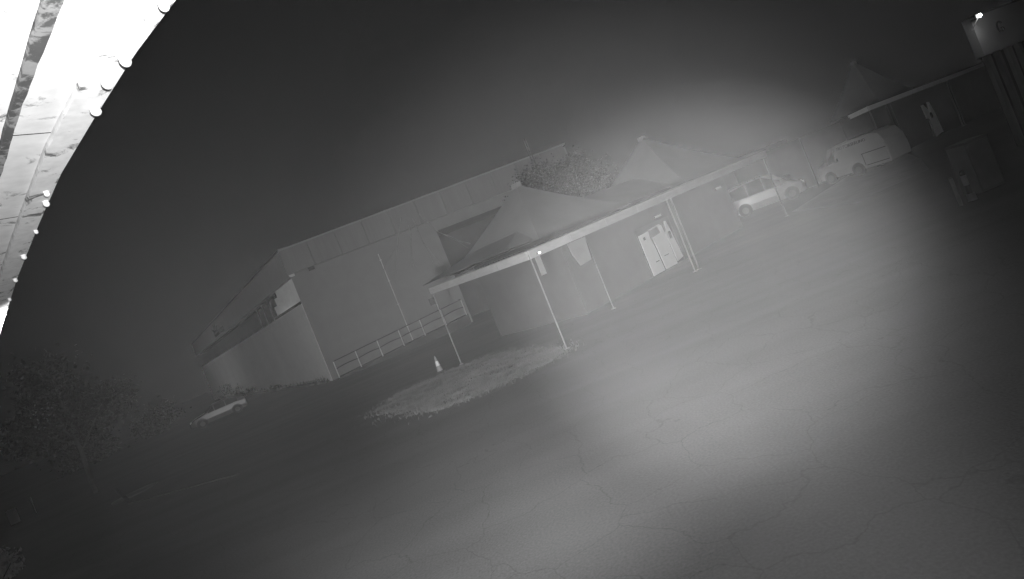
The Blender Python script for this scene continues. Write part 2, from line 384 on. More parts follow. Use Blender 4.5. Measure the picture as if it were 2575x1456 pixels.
# canopy: quadrilateral, corners with their own heights
Mdir = Vector((-3.93, 6.1, 0)).normalized()
def canopy(name, label, pts, zt, th, post_spec, npan, pm=None):
    """pts: plan corners counter-clockwise seen from above, first edge = front; zt heights of the top"""
    cn = thing(name, label, 'canopy')
    ins = 0.03
    MB().prism([(p[0], p[1]) for p in pts], [z - .12 for z in zt], [z - .02 for z in zt]).build('roof_deck', M_under, cn)
    def edge(i, j, count):
        A = Vector(pts[i]).to_3d(); B = Vector(pts[j]).to_3d(); d = (B - A).normalized(); o = Vector((d.y, -d.x, 0))
        for k in range(count):
            f0, f1 = k / count, (k + 1) / count
            a_ = A.lerp(B, f0) + d * .006; b_ = A.lerp(B, f1) - d * .006
            za = zt[i] + (zt[j] - zt[i]) * f0; zb = zt[i] + (zt[j] - zt[i]) * f1
            ta = th[i] + (th[j] - th[i]) * f0; tb = th[i] + (th[j] - th[i]) * f1
            q = [a_ + o * .005, b_ + o * .005, b_ + o * .05, a_ + o * .05]
            zz = [za, zb, zb, za]; tt = [ta, tb, tb, ta]
            MB().add([(p.x, p.y, z - t) for p, z, t in zip(q, zz, tt)] + [(p.x, p.y, z) for p, z in zip(q, zz)],
                     [(0, 1, 2, 3), (7, 6, 5, 4), (0, 4, 5, 1), (1, 5, 6, 2), (2, 6, 7, 3), (3, 7, 4, 0)]).build('fascia_panel', pm or M_can, cn)
        # gutter line along the top, slightly proud
        A2 = A + o * .06; B2 = B + o * .06
        MB().tube((A2.x, A2.y, zt[i] + .005), (B2.x, B2.y, zt[j] + .005), 0.022, None, 6).build('gutter', M_steel, cn)
    for i, j, c in npan: edge(i, j, c)
    for x, y, z, r in post_spec:
        MB().tube((x, y, 0), (x, y, z), r, None, 12).build('post', M_steel, cn)
        MB().box((x - .08, y - .08, 0), (x + .08, y + .08, .02)).build('base_plate', M_conc, cn)
    return cn
p1 = (-3.1, 24.3); p2 = (0.85, 18.05); p3 = (14.4, 30.0); p4 = (12.2, 32.6)
pb = (p1[0] + 2.2, p1[1] + 1.9)
cA = canopy('shop_canopy', 'flat canopy with pale fascia on thin posts in front of the white entrance doors', [p2, p3, p4, pb, p1],
            [3.24, 3.50, 3.45, 3.35, 3.36], [.27, .34, .3, .3, .27],
            [(-3.03, 24.15, 3.2, .026), (0.88, 18.3, 3.05, .023), (3.3, 22.6, 3.1, .022), (7.0, 23.65, 3.2, .03), (7.25, 23.87, 3.2, .03), (14.2, 30.0, 3.3, .04)],
            [(0, 1, 9), (4, 0, 4), (1, 2, 2)])
q1 = (25.0, 37.5); q2 = (41.5, 44.5); q3 = (41.0, 45.8); q4 = (24.5, 38.8)
cB = canopy('shop_canopy', 'flat canopy with pale fascia behind the white van, next to the floodlit corner building', [q1, q2, q3, q4],
            [3.72, 3.55, 3.5, 3.66], [.31, .28, .28, .3],
            [(25.1, 37.6, 3.4, .05), (27.0, 38.75, 3.4, .045), (27.35, 38.9, 3.4, .045), (33.2, 41.3, 3.4, .05), (33.45, 41.4, 3.4, .03)],
            [(0, 1, 9), (3, 0, 2)], mat('canopy_paint_lightened', .75, .55, .08, 3, .1))  # fascia colour lightened to make up for weak lamp light here
for o in (cA, cB): o['group'] = 'canopies in front of the shop row'
rw = thing('rear_building', 'low dark building with a pale roof edge, behind the tall light car', 'building')
place(MB().box((19, 12.3, 0), (52, 17, 3.9)).build('walls', M_dark, rw), MR)
place(MB().box((18.9, 12.0, 3.45), (52.1, 12.298, 4.05)).build('roof_edge', mat('wall_fascia_paint', 0.2, 0.7, 0.1, 2, 0.1), rw), MR)
bb = thing('back_building', 'dark low building behind the far canopy, with a narrow white door and one peaked roof', 'building')
MBB = frame((25, 37.5, 0), (16.5, 7, 0))
place(MB().box((-1, 1.3, 0), (20, 11, 3.5)).build('walls', M_dark, bb), MBB)
M_tent_keep = M_tent; M_tent = mat('pale_membrane', .28, .6, .1, .8, .1)
peak(12.8, 8.1, 2.3, 3.8, 7.65, par=bb, MM=MBB); M_tent = M_tent_keep
# white panels / doors -------------------------------------------------------
def poly_panel(name, pts, y0, y1, m, parent, M):
    n = len(pts)
    V = [(x, y0, z) for x, z in pts] + [(x, y1, z) for x, z in pts]
    F = [tuple(range(n)), tuple(range(2 * n - 1, n - 1, -1))] + [(i, n + i, n + (i + 1) % n, (i + 1) % n) for i in range(n)]
    o = mesh(name, V, F, m, parent); return place(o, M)
MW = MR @ Matrix.Translation((10.0, 3.3, 0))
dr = thing('entrance_doors', 'three white door leaves with dark gaps in the wall under the near canopy', 'doors')
poly_panel('door_leaf', [(0, .03), (.98, .03), (.92, 1.1), (.80, 1.72), (.86, 2.02), (0, 1.98)], -.05, 0, M_door, dr, MW)
poly_panel('door_leaf', [(1.09, .03), (2.12, .03), (2.1, 1.2), (2.02, 2.0), (1.85, 2.12), (.9, 2.06), (.9, 2.01), (1.7, 2.03), (1.78, 1.72), (1.0, 1.66), (1.02, 1.2)], -.05, 0, M_door, dr, MW)
poly_panel('door_leaf', [(2.2, .1), (2.78, .2), (2.62, 1.5), (2.5, 2.12), (2.35, 2.15), (2.28, 1.75), (2.12, 1.5), (2.18, 1.0)], -.05, 0, M_door, dr, MW)
place(MB().box((2.3, -.07, 1.25), (2.5, -.052, 1.6)).build('oval_sign', M_print, dr), MW)
place(MB().box((.25, -.07, 1.7), (.42, -.052, 1.84)).build('door_window', M_print, dr), MW)
place(MB().box((0.5, -.062, .55), (.8, -.052, .58)).build('door_handle', M_print, dr), MW)
place(MB().box((1.3, -.062, .62), (1.7, -.052, .65)).build('door_handle', M_print, dr), MW)
place(MB().box((-.1, 0.0 - .02, 0), (2.9, -.003, 2.3)).build('door_frame', mat('door_surround', 0.07, .7, .1, 2, 0), dr), MW)
sg = thing('wall_sign', 'small white strip sign above the white entrance doors', 'sign')
place(MB().box((1.75, -.08, 2.42), (2.3, -.003, 2.52)).build('sign_plate', M_door, sg), MW)
sg2 = thing('wall_sign', 'small pale strip light on the wall left of the tall light car', 'sign')
place(MB().box((8.1, -.08, 2.5), (8.75, -.003, 2.62)).build('sign_plate', M_door, sg2), MW)
# far narrow door, same film with more light put into its colour
MD = MBB @ Matrix.Translation((7.1, 1.3, 0)) @ Matrix.Scale(1.1, 4)
dn = thing('back_door', 'narrow white door with a dark notch and oval in the dark wall under the far canopy', 'door')
poly_panel('door_leaf', [(.45, .02), (1.25, .12), (1.18, 1.4), (1.0, 2.2), (.78, 2.25), (.72, 1.82), (.6, 1.78), (.34, 2.2), (.12, 2.18), (.18, 1.3), (.42, 1.25)], -.05, -.003, mat('door_film_lightened', .85, .5, .05, 3, 0), dn, MD)
poly_panel('lower_panel', [(.2, .1), (.41, .03), (.38, 1.2), (.2, 1.2)], -.05, -.003, mat('grey_film', .25, .6, .1, 3, 0), dn, MD)
ov = MB()
ovp = [(0.70 + .13 * math.cos(k * PI / 6), 1.38 + .2 * math.sin(k * PI / 6)) for k in range(12)]
poly_panel('oval_sign', ovp, -.07, -.052, M_print, dn, MD)

# things hanging under near canopy
hb = thing('hanging_banner', 'narrow pale banner hanging under the near corner of the canopy', 'banner')
place(MB().box((.62, .45, 2.35), (.84, .48, 2.96)).build('banner_cloth', mat('banner_cloth_print', .15, .7, .1, 3, 0), hb), MR)
place(MB().tube((.55, .46, 2.98), (.9, .46, 2.98), .015).build('rod', M_steel, hb), MR)
hb2 = thing('hanging_sign', 'wide pale sign board hanging under the canopy, right of the narrow banner', 'sign')
poly_panel('sign_board', [(3.35, 2.05), (4.0, 2.1), (4.1, 2.95), (3.1, 2.95), (3.15, 2.5)], 1.2, 1.24, mat('sign_board_paint', .14, .6, .15, 3, 0), hb2, MR)
for x in (3.3, 3.95): place(MB().tube((x, 1.22, 2.94), (x, 1.22, 3.1), .012).build('hanger', M_steel, hb2), MR)
fl = thing('canopy_lamp', 'tiny bright lamp on the fascia at the near corner of the canopy', 'lamp')
place(MB().box((.22, -.14, 3.02), (.34, -.06, 3.1)).build('lamp_body', M_steel, fl), MR)
place(MB().box((.23, -.155, 3.03), (.33, -.141, 3.09)).build('lamp_glass', mat('small_lit_glass', .8, .3, 0, 3, 0, emit=1.2), fl), MR)

# ------------------------------------------------------------------ CORNER BUILDING right, with floodlight
D0 = Vector((19.4, 22.0, 0)); DD = Vector((.955, .296, 0)).normalized()
MDD = frame(D0, DD)
cb_ = thing('corner_building', 'building at the right edge with a pale sign band above ribbed cladding, floodlit corner', 'building')
place(MB().box((0, 0, 3.62), (14, .3, 5.08)).build('sign_band', mat('sign_band_paint', .34, .6, .06, 2, .1), cb_), MDD)
SK = [(.0, .302), (14, .302), (21, 4.5), (7.4, 4.5)]
place(MB().prism(SK, 3.62, 5.06).build('side_band', M_fasc, cb_), MDD)
place(MB().prism([(.3, .32), (13.9, .32), (20.5, 4.4), (7.6, 4.4)], 0, 3.6).build('walls', M_dark, cb_), MDD)
for i in range(16):
    x = .34 + i * .62
    place(MB().box((x, .16 - .02 * (i % 2), 0), (x + (.16 if i % 2 else .24), .318, 3.615)).build('pilaster', mat('pilaster_light', .13, .7, .15, 2, .1) if i % 2 == 0 else mat('pilaster_dark', .07, .7, .15, 2, .1), cb_), MDD)
place(MB().prism([(-.08, -.08), (14.1, -.08), (21.2, 4.6), (7.3, 4.6)], 5.085, 5.15).build('coping', M_clad, cb_), MDD)
ring = MB(); R0 = .2
for k in range(14):
    if k in (0, 13): continue
    a0, a1 = 2 * PI * k / 14, 2 * PI * (k + 1) / 14
    stroke(ring, [(1.32 + R0 * .8 * math.cos(a0), 4.42 + R0 * math.sin(a0)), (1.32 + R0 * .8 * math.cos(a1), 4.42 + R0 * math.sin(a1))], .05, -.035)
stroke(ring, [(1.34, 4.36), (1.46, 4.36), (1.46, 4.26)], .05, -.035)
place(ring.build('lettering', M_print, cb_), MDD)
lamp = thing('floodlight', 'brightly lit floodlight on the top corner of the building at the right edge', 'floodlight')
Lp = MDD @ Vector((-.12, -.35, 5.0))
MB().tube(MDD @ Vector((.05, 0, 5.0)), Lp, .02).build('bracket', M_rail, lamp)
MB().box(tuple(Lp + Vector((-.1, -.02, -.06))), tuple(Lp + Vector((.1, .1, .1)))).build('lamp_housing', M_rail, lamp)
MB().ball(tuple(Lp + Vector((0, -.07, .02))), .06).build('lamp_glass', M_lit, lamp, True)
MB().tube(Lp, MDD @ Vector((-.75, -.4, 4.62)), .012).build('sensor_arm', M_rail, lamp)
MB().ball(tuple(MDD @ Vector((-.75, -.4, 4.62))), .035).build('sensor', M_lens, lamp)
pl = bpy.data.lights.new('floodlight_bulb', 'POINT'); pl.energy = 8; pl.shadow_soft_size = .08
po = bpy.data.objects.new('floodlight_bulb', pl); COL.objects.link(po); po.location = Lp + Vector((-.02, -.24, .0))
po.parent = lamp

# ------------------------------------------------------------------ vehicles
def vehicle(name, label, cat, L, W, prof, wheels, paint, win, wr=.32, group=None, facing=1, lines=()):
    """prof: list of (x, z_bottom, z_belt, z_top, w_top) from rear to front; win: list of (x0, x1) side windows"""
    r = thing(name, label, cat, group=group)
    V = []; F = []; n = 8
    for x, zb, zm, zt, wt in prof:
        hw = W / 2 * (0.92 if x in (prof[0][0], prof[-1][0]) else 1)
        V += [(x, -hw * .96, zb), (x, -hw, zb + (zm - zb) * .45), (x, -hw * .97, zm), (x, -hw * wt, zt), (x, hw * wt, zt), (x, hw * .97, zm), (x, hw, zb + (zm - zb) * .45), (x, hw * .96, zb)]
    for i in range(len(prof) - 1):
        for k in range(n):
            F.append((i * n + k, (i + 1) * n + k, (i + 1) * n + (k + 1) % n, i * n + (k + 1) % n))
    F.append(tuple(range(n))); m = (len(prof) - 1) * n; F.append(tuple(range(m + n - 1, m - 1, -1)))
    body = mesh('body', V, F, paint, r)
    def sec(x):
        for a_, b_ in zip(prof, prof[1:]):
            if a_[0] <= x <= b_[0]:
                f = (x - a_[0]) / max(1e-6, b_[0] - a_[0]); return [a_[k] + (b_[k] - a_[k]) * f for k in range(5)]
    for sgn in (-1, 1):
        for x0, x1, t0, t1 in win:
            pts = []
            for x, t in ((x0, t0), (x1, t1)):
                s = sec(x); lo = .06; 
                za = s[2] + (s[3] - s[2]) * lo; zb2 = s[2] + (s[3] - s[2]) * t
                wa = W / 2 * (.97 + (s[4] - .97) * lo) + .012; wb = W / 2 * (.97 + (s[4] - .97) * t) + .012
                pts.append(((x, sgn * wa, za), (x, sgn * wb, zb2)))
            V2 = [pts[0][0], pts[1][0], pts[1][1], pts[0][1]]
            mesh('window', V2, [(0, 1, 2, 3)], M_glass, r)
        for wx in wheels:
            # dark arch, tyre and rim
            ar = MB().tube((wx, sgn * (W / 2 - .1), wr + .02), (wx, sgn * (W / 2 + .008), wr + .02), wr * 1.22, None, 20).build('wheel_arch', M_black, r)
            wh_ = MB().tube((wx, sgn * (W / 2 - .2), wr), (wx, sgn * (W / 2 + .02), wr), wr, None, 20).build('wheel', M_tyre, r)
            MB().tube((wx, sgn * (W / 2 + .02), wr), (wx, sgn * (W / 2 + .03), wr), wr * .6, None, 14).build('rim', M_rim, wh_)
    # front and rear screens
    def screen(i, j, nm):
        a_, b_ = prof[i], prof[j]
        if abs(a_[3] - b_[3]) < .15: return
        o_ = .012
        top, low = (a_, b_) if a_[3] > b_[3] else (b_, a_)
        sg_ = 1 if low[0] > top[0] else -1
        d = Vector((low[0] - top[0], 0, low[3] - top[3])); nrm = Vector((-d.z, 0, d.x)).normalized() * (1 if sg_ > 0 else -1)
        if nrm.z < 0: nrm = -nrm
        A = Vector((top[0], 0, top[3])) + d * .08 + nrm * o_; B = Vector((top[0], 0, top[3])) + d * .9 + nrm * o_
        wa = W / 2 * top[4] * .92; wb = W / 2 * low[4] * .9
        mesh(nm, [(A.x, -wa, A.z), (B.x, -wb, B.z), (B.x, wb, B.z), (A.x, wa, A.z)], [(0, 1, 2, 3)], M_glass, r)
    return r, sec, screen
# silver hatchback at the warehouse
prof = [(-2.15, .35, .75, .80, .9), (-2.05, .25, .85, .98, .86), (-1.45, .22, .9, 1.38, .72), (-.6, .2, .9, 1.46, .7), (.25, .2, .9, 1.40, .7), (1.0, .2, .88, .98, .86), (1.8, .22, .78, .84, .88), (2.15, .3, .6, .66, .85)]
hc, sec, scr = vehicle('parked_car', 'silver hatchback parked at the far left end of the warehouse wall', 'car', 4.3, 1.75, prof, (-1.3, 1.32), M_body2,
                       [(-1.5, -.65, .8, .9), (-.58, .2, .9, .88), (.26, .72, .84, .45)])
scr(1, 2, 'rear_window'); scr(4, 5, 'windscreen')
for sy in (-1, 1):
    MB().box((1.98, sy * .6 - .18, .58), (2.12, sy * .6 + .18, .72)).build('headlight', M_lens, hc)
    MB().box((-2.12, sy * .65 - .14, .72), (-2.02, sy * .65 + .14, .9)).build('tail_light', M_rail, hc)
# front points left toward the camera
hc.matrix_world = frame((-25.2, 47.35, 0), (-.89, -.457, 0))
# tall people carrier
prof = [(-2.3, .35, 1.0, 1.1, .9), (-2.25, .25, 1.1, 1.75, .8), (-1.9, .22, 1.12, 2.05, .74), (0.2, .2, 1.1, 2.12, .74), (.8, .2, 1.08, 1.95, .75), (1.55, .2, 1.05, 1.2, .86), (2.2, .24, .88, .98, .88), (2.4, .32, .65, .72, .85)]
sv, sec, scr = vehicle('people_carrier', 'tall light car parked side-on between the near canopy and the white van', 'car', 4.7, 1.85, prof, (-1.45, 1.5), M_body,
                       [(-2.0, -1.0, .86, .9), (-.92, .05, .9, .9), (.12, 1.1, .9, .62)], .36)
scr(4, 5, 'windscreen')
for sy in (-1, 1):
    MB().tube((2.28, sy * .62, .82), (2.42, sy * .62, .80), .11, None, 12).build('headlight', M_lens, sv)
    MB().box((-2.32, sy * .7 - .1, 1.0), (-2.24, sy * .7 + .1, 1.5)).build('tail_light', M_rail, sv)
sv.matrix_world = frame((17.9, 39.6, 0), (.93, -.37, 0))
# dark car behind it
prof = [(-2.1, .35, .8, .85, .9), (-1.9, .25, .9, 1.05, .86), (-1.3, .22, .92, 1.42, .72), (.2, .2, .92, 1.45, .7), (1.0, .2, .9, 1.0, .86), (1.9, .22, .8, .86, .88), (2.1, .3, .6, .66, .85)]
dc, sec, scr = vehicle('parked_car', 'low dark car mostly hidden between the tall light car and the white van', 'car', 4.2, 1.75, prof, (-1.3, 1.3), mat('dark_car_paint', .06, .3, .05, 3, 0, spec=.5),
                       [(-1.4, -.5, .8, .9), (-.42, .2, .9, .9), (.28, .8, .84, .45)])
scr(3, 4, 'windscreen')
for sy in (-1, 1): MB().box((1.98, sy * .6 - .16, .6), (2.1, sy * .6 + .16, .74)).build('headlight', M_lens, dc)
dc.matrix_world = frame((22.6, 43.2, 0), (.9, -.44, 0))
# white van with lettering; its left side faces the yard; local x runs from nose (far, left) to rear (near, right)
A = Vector((21.1, 38.5, 0)); B = Vector((22.75, 33.9, 0)); d = (B - A); VL = d.length
prof = [(-2.45, .4, .95, 1.0, .9), (-2.4, .3, 1.0, 1.15, .9), (-1.75, .28, 1.15, 1.45, .88), (-1.3, .28, 1.2, 2.1, .84), (-.8, .28, 1.2, 2.2, .84), (1.7, .28, 1.2, 2.2, .84), (2.15, .28, 1.2, 2.05, .84), (2.38, .28, 1.2, 1.6, .88), (2.45, .35, 1.1, 1.15, .92)]
vn, sec, scr = vehicle('white_van', 'white van with dark lettering along its roof edge, parked under the far canopy', 'van', 4.9, 1.9, prof, (-1.65, .35), mat('white_van_paint', .36, .3, .03, 3, 0, spec=.5), [(-1.62, -.95, .5, .75)], .34)
scr(2, 3, 'windscreen')
ys = 0.956
for z0, x0, x1 in ((1.18, .85, 2.42), (.46, .95, 2.4)):
    for sgn in (-1, 1): MB().box((x0, sgn * ys - .006, z0 - .02), (x1, sgn * ys + .006, z0 + .02)).build('panel_line', M_black, vn)
for sgn in (-1, 1): MB().box((.88, sgn * ys - .006, .46), (.91, sgn * ys + .006, 1.16)).build('panel_line', M_black, vn)
for sgn in (-1, 1): MB().box((-.95, sgn * .97 - .08, 1.2), (-.75, sgn * .97 + .08, 1.42)).build('mirror', M_rail, vn)
for sy in (-1, 1): MB().box((-2.47, sy * .68 - .14, .78), (-2.38, sy * .68 + .14, .98)).build('headlight', M_lens, vn)
Mv = frame(((A + B) / 2 + Vector((.94, .33, 0)) * .95), d)
vn.matrix_world = Mv
lm = Matrix.Translation((0.15, -.955, 1.98)) @ Matrix.Rotation(math.radians(-8), 4, 'X')
text_mesh('lettering', 'C  MOTORSERUNG', .27, M_print, vn, Matrix.Translation((.2, -.868, 1.93)) @ Matrix.Rotation(math.radians(-9), 4, 'X'), .012)

# ------------------------------------------------------------------ street furniture
def cone_():
    r = thing('traffic_cone', 'pale traffic cone standing at the edge of the grass strip below the ramp', 'traffic cone', (-4.0, 24.6, 0))
    MB().box((-.17, -.17, 0), (.17, .17, .03)).build('base', M_dark, r)
    for z0, z1, m in ((.03, .25, M_conc), (.25, .45, M_refl), (.45, .66, M_conc)):
        f = lambda z: .13 - .15 * z
        MB().tube((0, 0, z0), (0, 0, z1), f(z0), f(z1), 16).build('cone_section', m, r)
cone_()
cbx = thing('utility_cabinet', 'dark upright cabinet with a shiny lid beside the two bollards', 'cabinet', (13.4, 16.75, 0), .12)
MB().box((-.38, -.25, .02), (.38, .35, 1.42)).build('body', M_cab, cbx)
MB().box((-.40, -.28, 1.425), (.40, .36, 1.50)).build('lid', M_steel, cbx)
MB().box((-.34, -.265, .1), (.34, -.252, 1.36)).build('door', mat('cabinet_door_paint', .19, .6, .15, 3, .1), cbx)
MB().tube((.40, -.1, .98), (.56, -.1, 1.0), .014).build('handle', M_steel, cbx)
MB().box((-.3, -.2, 0), (.3, .3, .02)).build('plinth', M_dark, cbx)
b1 = thing('bollard', 'thin plain pale bollard, left of the pair beside the cabinet', 'bollard', (12.02, 16.0, 0), 0, 'bollards by the cabinet')
MB().tube((0, 0, 0), (0, 0, .78), .045, None, 14).build('post', mat('bollard_paint', .2, .6, .2, 6, .1), b1); MB().ball((0, 0, .78), .045).build('cap', M_steel, b1)
b2 = thing('bollard', 'thick banded bollard with bright sleeves, right of the pair beside the cabinet', 'bollard', (12.36, 16.0, 0), 0, 'bollards by the cabinet')
MB().tube((0, 0, 0), (0, 0, .82), .06, None, 14).build('post', M_dark, b2); MB().ball((0, 0, .82), .06).build('cap', M_dark, b2)
MB().tube((0, 0, .02), (0, 0, .22), .11, .10, 16).build('sleeve', mat('sleeve_paint', .3, .6, .2, 6, .1), b2)
MB().tube((0, 0, .46), (0, 0, .74), .068, None, 16).build('sleeve', mat('sleeve_paint', .3), b2)
sb = thing('utility_box', 'small pale box on the ground at the far left, beside a thin marker post', 'utility box', (-29.0, 31.6, 0), .5)
MB().box((-.18, -.15, .05), (.18, .15, .78)).build('body', M_fasc, sb); MB().box((-.2, -.17, .78), (.2, .17, .83)).build('lid', M_fasc, sb); MB().box((-.2, -.2, 0), (.2, .2, .05)).build('plinth', M_conc, sb)
mp_ = thing('marker_post', 'thin pale marker post standing right of the small pale box', 'post', (-29.2, 33.2, 0))
MB().tube((0, 0, 0), (0, 0, .95), .022, .022, 8).build('pole', M_refl, mp_); MB().box((-.03, -.03, .6), (.03, .03, .9)).build('reflector', M_refl, mp_)
tp = thing('lamp_post', 'thin pale pole standing behind the low dark car', 'pole', (21.6, 39.9, 0))
MB().tube((0, 0, 0), (0, 0, 3.4), .05, .035, 10).build('pole', M_steel, tp); MB().ball((0, 0, 3.42), .06).build('cap', M_steel, tp)
# street lamp far left, lit
sl = thing('street_lamp', 'distant lit street lamp among the dark trees at the far left', 'street lamp', (-53.7, 70, 0))
MB().tube((0, 0, 0), (0, 0, 4.7), .07, .045, 10).build('pole', M_rail, sl)
MB().tube((0, 0, 4.68), (.25, -.25, 4.8), .03).build('arm', M_rail, sl)
MB().box((.12, -.45, 4.78), (.42, -.15, 4.86)).build('lamp_head', M_rail, sl)
MB().ball((.27, -.3, 4.76), .13, 1, 1, .6).build('lamp_glass', M_lit, sl, True)
p2l = bpy.data.lights.new('street_lamp_bulb', 'SPOT'); p2l.energy = 450; p2l.shadow_soft_size = .1; p2l.spot_size = math.radians(120); p2l.spot_blend = .8
p2o = bpy.data.objects.new('street_lamp_bulb', p2l); COL.objects.link(p2o); p2o.location = (.27, -.3, 4.5); p2o.parent = sl; p2o.rotation_euler = Vector((16, 10, 1.2)).to_track_quat('-Z', 'Y').to_euler()
# traffic island and manhole
def kerb(name, label, pts, w_=.14, h_=.1, step=1.0):
    r = thing(name, label, 'kerb')
    for a_, b_ in zip(pts, pts[1:]):
        a_ = Vector(a_).to_3d(); b_ = Vector(b_).to_3d(); L_ = (b_ - a_).length; n = max(1, round(L_ / step)); dd = (b_ - a_) / n
        for k in range(n):
            Mx = frame(a_ + dd * k, dd)
            o = MB().box((.01, -w_ / 2, -.05), (dd.length - .01, w_ / 2, h_ + .004 * ((k * 7) % 3))).build('kerb_stone', M_kerb, r); place(o, Mx)
    return r
kerb('kerb', 'angled kerb line on the dark yard near the manhole cover at lower left', [(-21.8, 29.4), (-16.5, 22.7), (-10.6, 19.6)], h_=.03)
mc = thing('manhole_cover', 'pale round manhole cover inside the kerb corner at lower left', 'manhole cover', (-17.9, 25.1, 0))
MB().tube((0, 0, -.02), (0, 0, .012), .75, None, 28).build('cover', mat('manhole_iron', .13, .6, .2, 9, .3), mc)
MB().tube((0, 0, -.02), (0, 0, .006), .9, None, 28).build('rim', M_conc, mc)

# ------------------------------------------------------------------ vegetation
def leaves(n, fn, size, rnd, aspect=.55):
    V = []; F = []
    for i in range(n):
        p = fn(); s = size * rnd.uniform(.6, 1.3)
        a = Vector((rnd.gauss(0, 1), rnd.gauss(0, 1), rnd.gauss(0, 1))).normalized(); b = a.orthogonal().normalized()
        t = rnd.uniform(0, 6.28); b = b * math.cos(t) + a.cross(b) * math.sin(t)
        k = len(V); V += [p - a * s, p + b * s * aspect, p + a * s, p - b * s * aspect]; F.append((k, k + 1, k + 2, k + 3))
    return V, F
def clumps(rnd, c, rx, ry, rz_, nc, cr_):
    cs = []
    for _ in range(nc):
        while 1:
            q = Vector((rnd.uniform(-1, 1), rnd.uniform(-1, 1), rnd.uniform(-1, 1)))
            if q.length < 1: break
        cs.append((Vector((c[0] + q.x * rx, c[1] + q.y * ry, c[2] + q.z * rz_)), cr_ * rnd.uniform(.6, 1.2)))
    def fn():
        p, r = rnd.choice(cs); q = Vector((rnd.gauss(0, .5), rnd.gauss(0, .5), rnd.gauss(0, .4)))
        return p + q * r
    return fn
def tree(label, x, y, hgt, rx, seed, nleaf=3500, lsz=.12, pale=0, trunk=.14, group='trees around the yard', base=.35):
    rnd = random.Random(seed)
    r = thing('tree', label, 'tree', (x, y, 0), 0, group)
    tb = MB(); tb.tube((0, 0, 0), (.1, 0, hgt * .45), trunk, trunk * .7, 8)
    for k in range(7):
        a = k * 2.4 + rnd.random(); z0 = hgt * (.3 + .05 * k)
        tb.tube((.08, 0, z0), (math.cos(a) * rx * .7, math.sin(a) * rx * .7, z0 + hgt * rnd.uniform(.15, .35)), trunk * .4, trunk * .08, 6)
    tb.tube((.1, 0, hgt * .45), (.0, .1, hgt * .9), trunk * .7, trunk * .1, 7)
    tb.build('trunk', M_bark, r)
    fn = clumps(rnd, (0, 0, hgt * (base + (1 - base) / 2)), rx * .85, rx * .85, hgt * (1 - base) / 2 * .9, 26, rx * .35)
    V, F = leaves(nleaf, fn, lsz, rnd); mesh('crown', V, F, M_leaf, r)
    if pale:
        c0 = Vector((rx * .2, -rx * .75, hgt * .62))
        V, F = leaves(pale, lambda: c0 + Vector((rnd.gauss(0, .35), rnd.gauss(0, .2), rnd.gauss(0, .35))), .055, rnd, .8); mesh('glints', V, F, M_glint, r)  # pale leaves that paint light glints into the crown
    return r
tree('leafy tree rising behind the roofs, between the first two peaked roofs', 5.3, 38.5, 8.3, 3.0, 11, 14000, .08)
tree('broad dark tree at the far left edge with a cluster of painted light glints', -24.0, 31.0, 7.6, 2.6, 12, 3000, .11, 34)
tree('dark tree behind the far left lamp', -60, 82, 9.5, 6, 13, 3500, .3)
tree('dark tree left of the distant lamp, half hidden by the nearer tree', -66, 80, 7.5, 5, 14, 3500, .25)
# thin lattice mast behind the roofs
lmst = thing('lattice_mast', 'thin dark lattice mast rising through the tree behind the roofs', 'mast', (4.6, 40.5, 0))
mb = MB(); hh = 10.4; wd = .22
for sx, sy in ((-1, -1), (1, -1), (1, 1), (-1, 1)): mb.tube((sx * wd, sy * wd, 0), (sx * wd * .3, sy * wd * .3, hh), .02, .015, 5)
mb.build('legs', M_rail, lmst); mb = MB()
for k in range(22):
    z0 = k * hh / 22; z1 = z0 + hh / 22; f0 = wd * (1 - .7 * z0 / hh); f1 = wd * (1 - .7 * z1 / hh); s = 1 if k % 2 else -1
    mb.tube((-s * f0, -f0, z0), (s * f1, -f1, z1), .012, None, 4); mb.tube((-f0, s * f0, z0), (-f1, -s * f1, z1), .012, None, 4)
mb.build('bracing', M_rail, lmst)
# bushes
def bush(label, x, y, r_, h, seed, n=500, m=None, lsz=.07, group=None, name='bush', cat='bush'):
    rnd = random.Random(seed); o = thing(name, label, cat, (x, y, 0), 0, group)
    fn = clumps(rnd, (0, 0, h * .5), r_ * .7, r_ * .7, h * .35, 9, r_ * .45)
    V, F = leaves(n, lambda: (lambda p: Vector((p.x, p.y, max(.02, p.z))))(fn()), lsz, rnd); mesh('foliage', V, F, m or M_leaf, o)
    tb = MB()
    for k in range(5): tb.tube((0, 0, 0), (math.cos(k * 1.3) * r_ * .5, math.sin(k * 1.3) * r_ * .5, h * .6), .02, .008, 5)
    tb.build('stem', M_bark, o)
def wall_pt(s, off=-.6): p = ML @ Vector((LL - s, off, 0)); return p.x, p.y
for i, (s, r_, h, lb) in enumerate(((46, 1.4, 2.2, 'largest dark bush at the warehouse wall, nearest the silver car'), (37, .8, 1.4, 'medium dark bush at the warehouse wall, second from the silver car'),
                                    (29, .5, 1.1, 'small upright dark bush at the foot of the warehouse wall'), (18, .3, .7, 'tiny weed clump at the foot of the warehouse wall, left one of two'), (15, .28, .6, 'tiny weed clump at the foot of the warehouse wall, right one of two'))):
    x, y = wall_pt(s); bush(lb, x, y, r_, h, 30 + i, 420, None, .09, 'bushes along the warehouse wall')
bush('pale weedy bush at the bottom left edge of the picture', -16.9, 17.2, 1.1, .8, 40, 1600, mat('pale_weed', .3, .7, .3, 3, 0), .07)
for i, (x, y, r_, h, lb) in enumerate(((-40, 62, 3.0, 2.6, 'low dark bush below the distant street lamp'), (-46, 60, 3.2, 3.0, 'rounded dark bush left of the distant street lamp'), (-34.5, 60, 2.5, 2.0, 'low dark bush left of the silver car'))):
    if i == 2: x, y = -43, 57
    bush(lb, x, y, r_, h, 50 + i, 1500, None, .16, 'bushes at the far left of the yard')
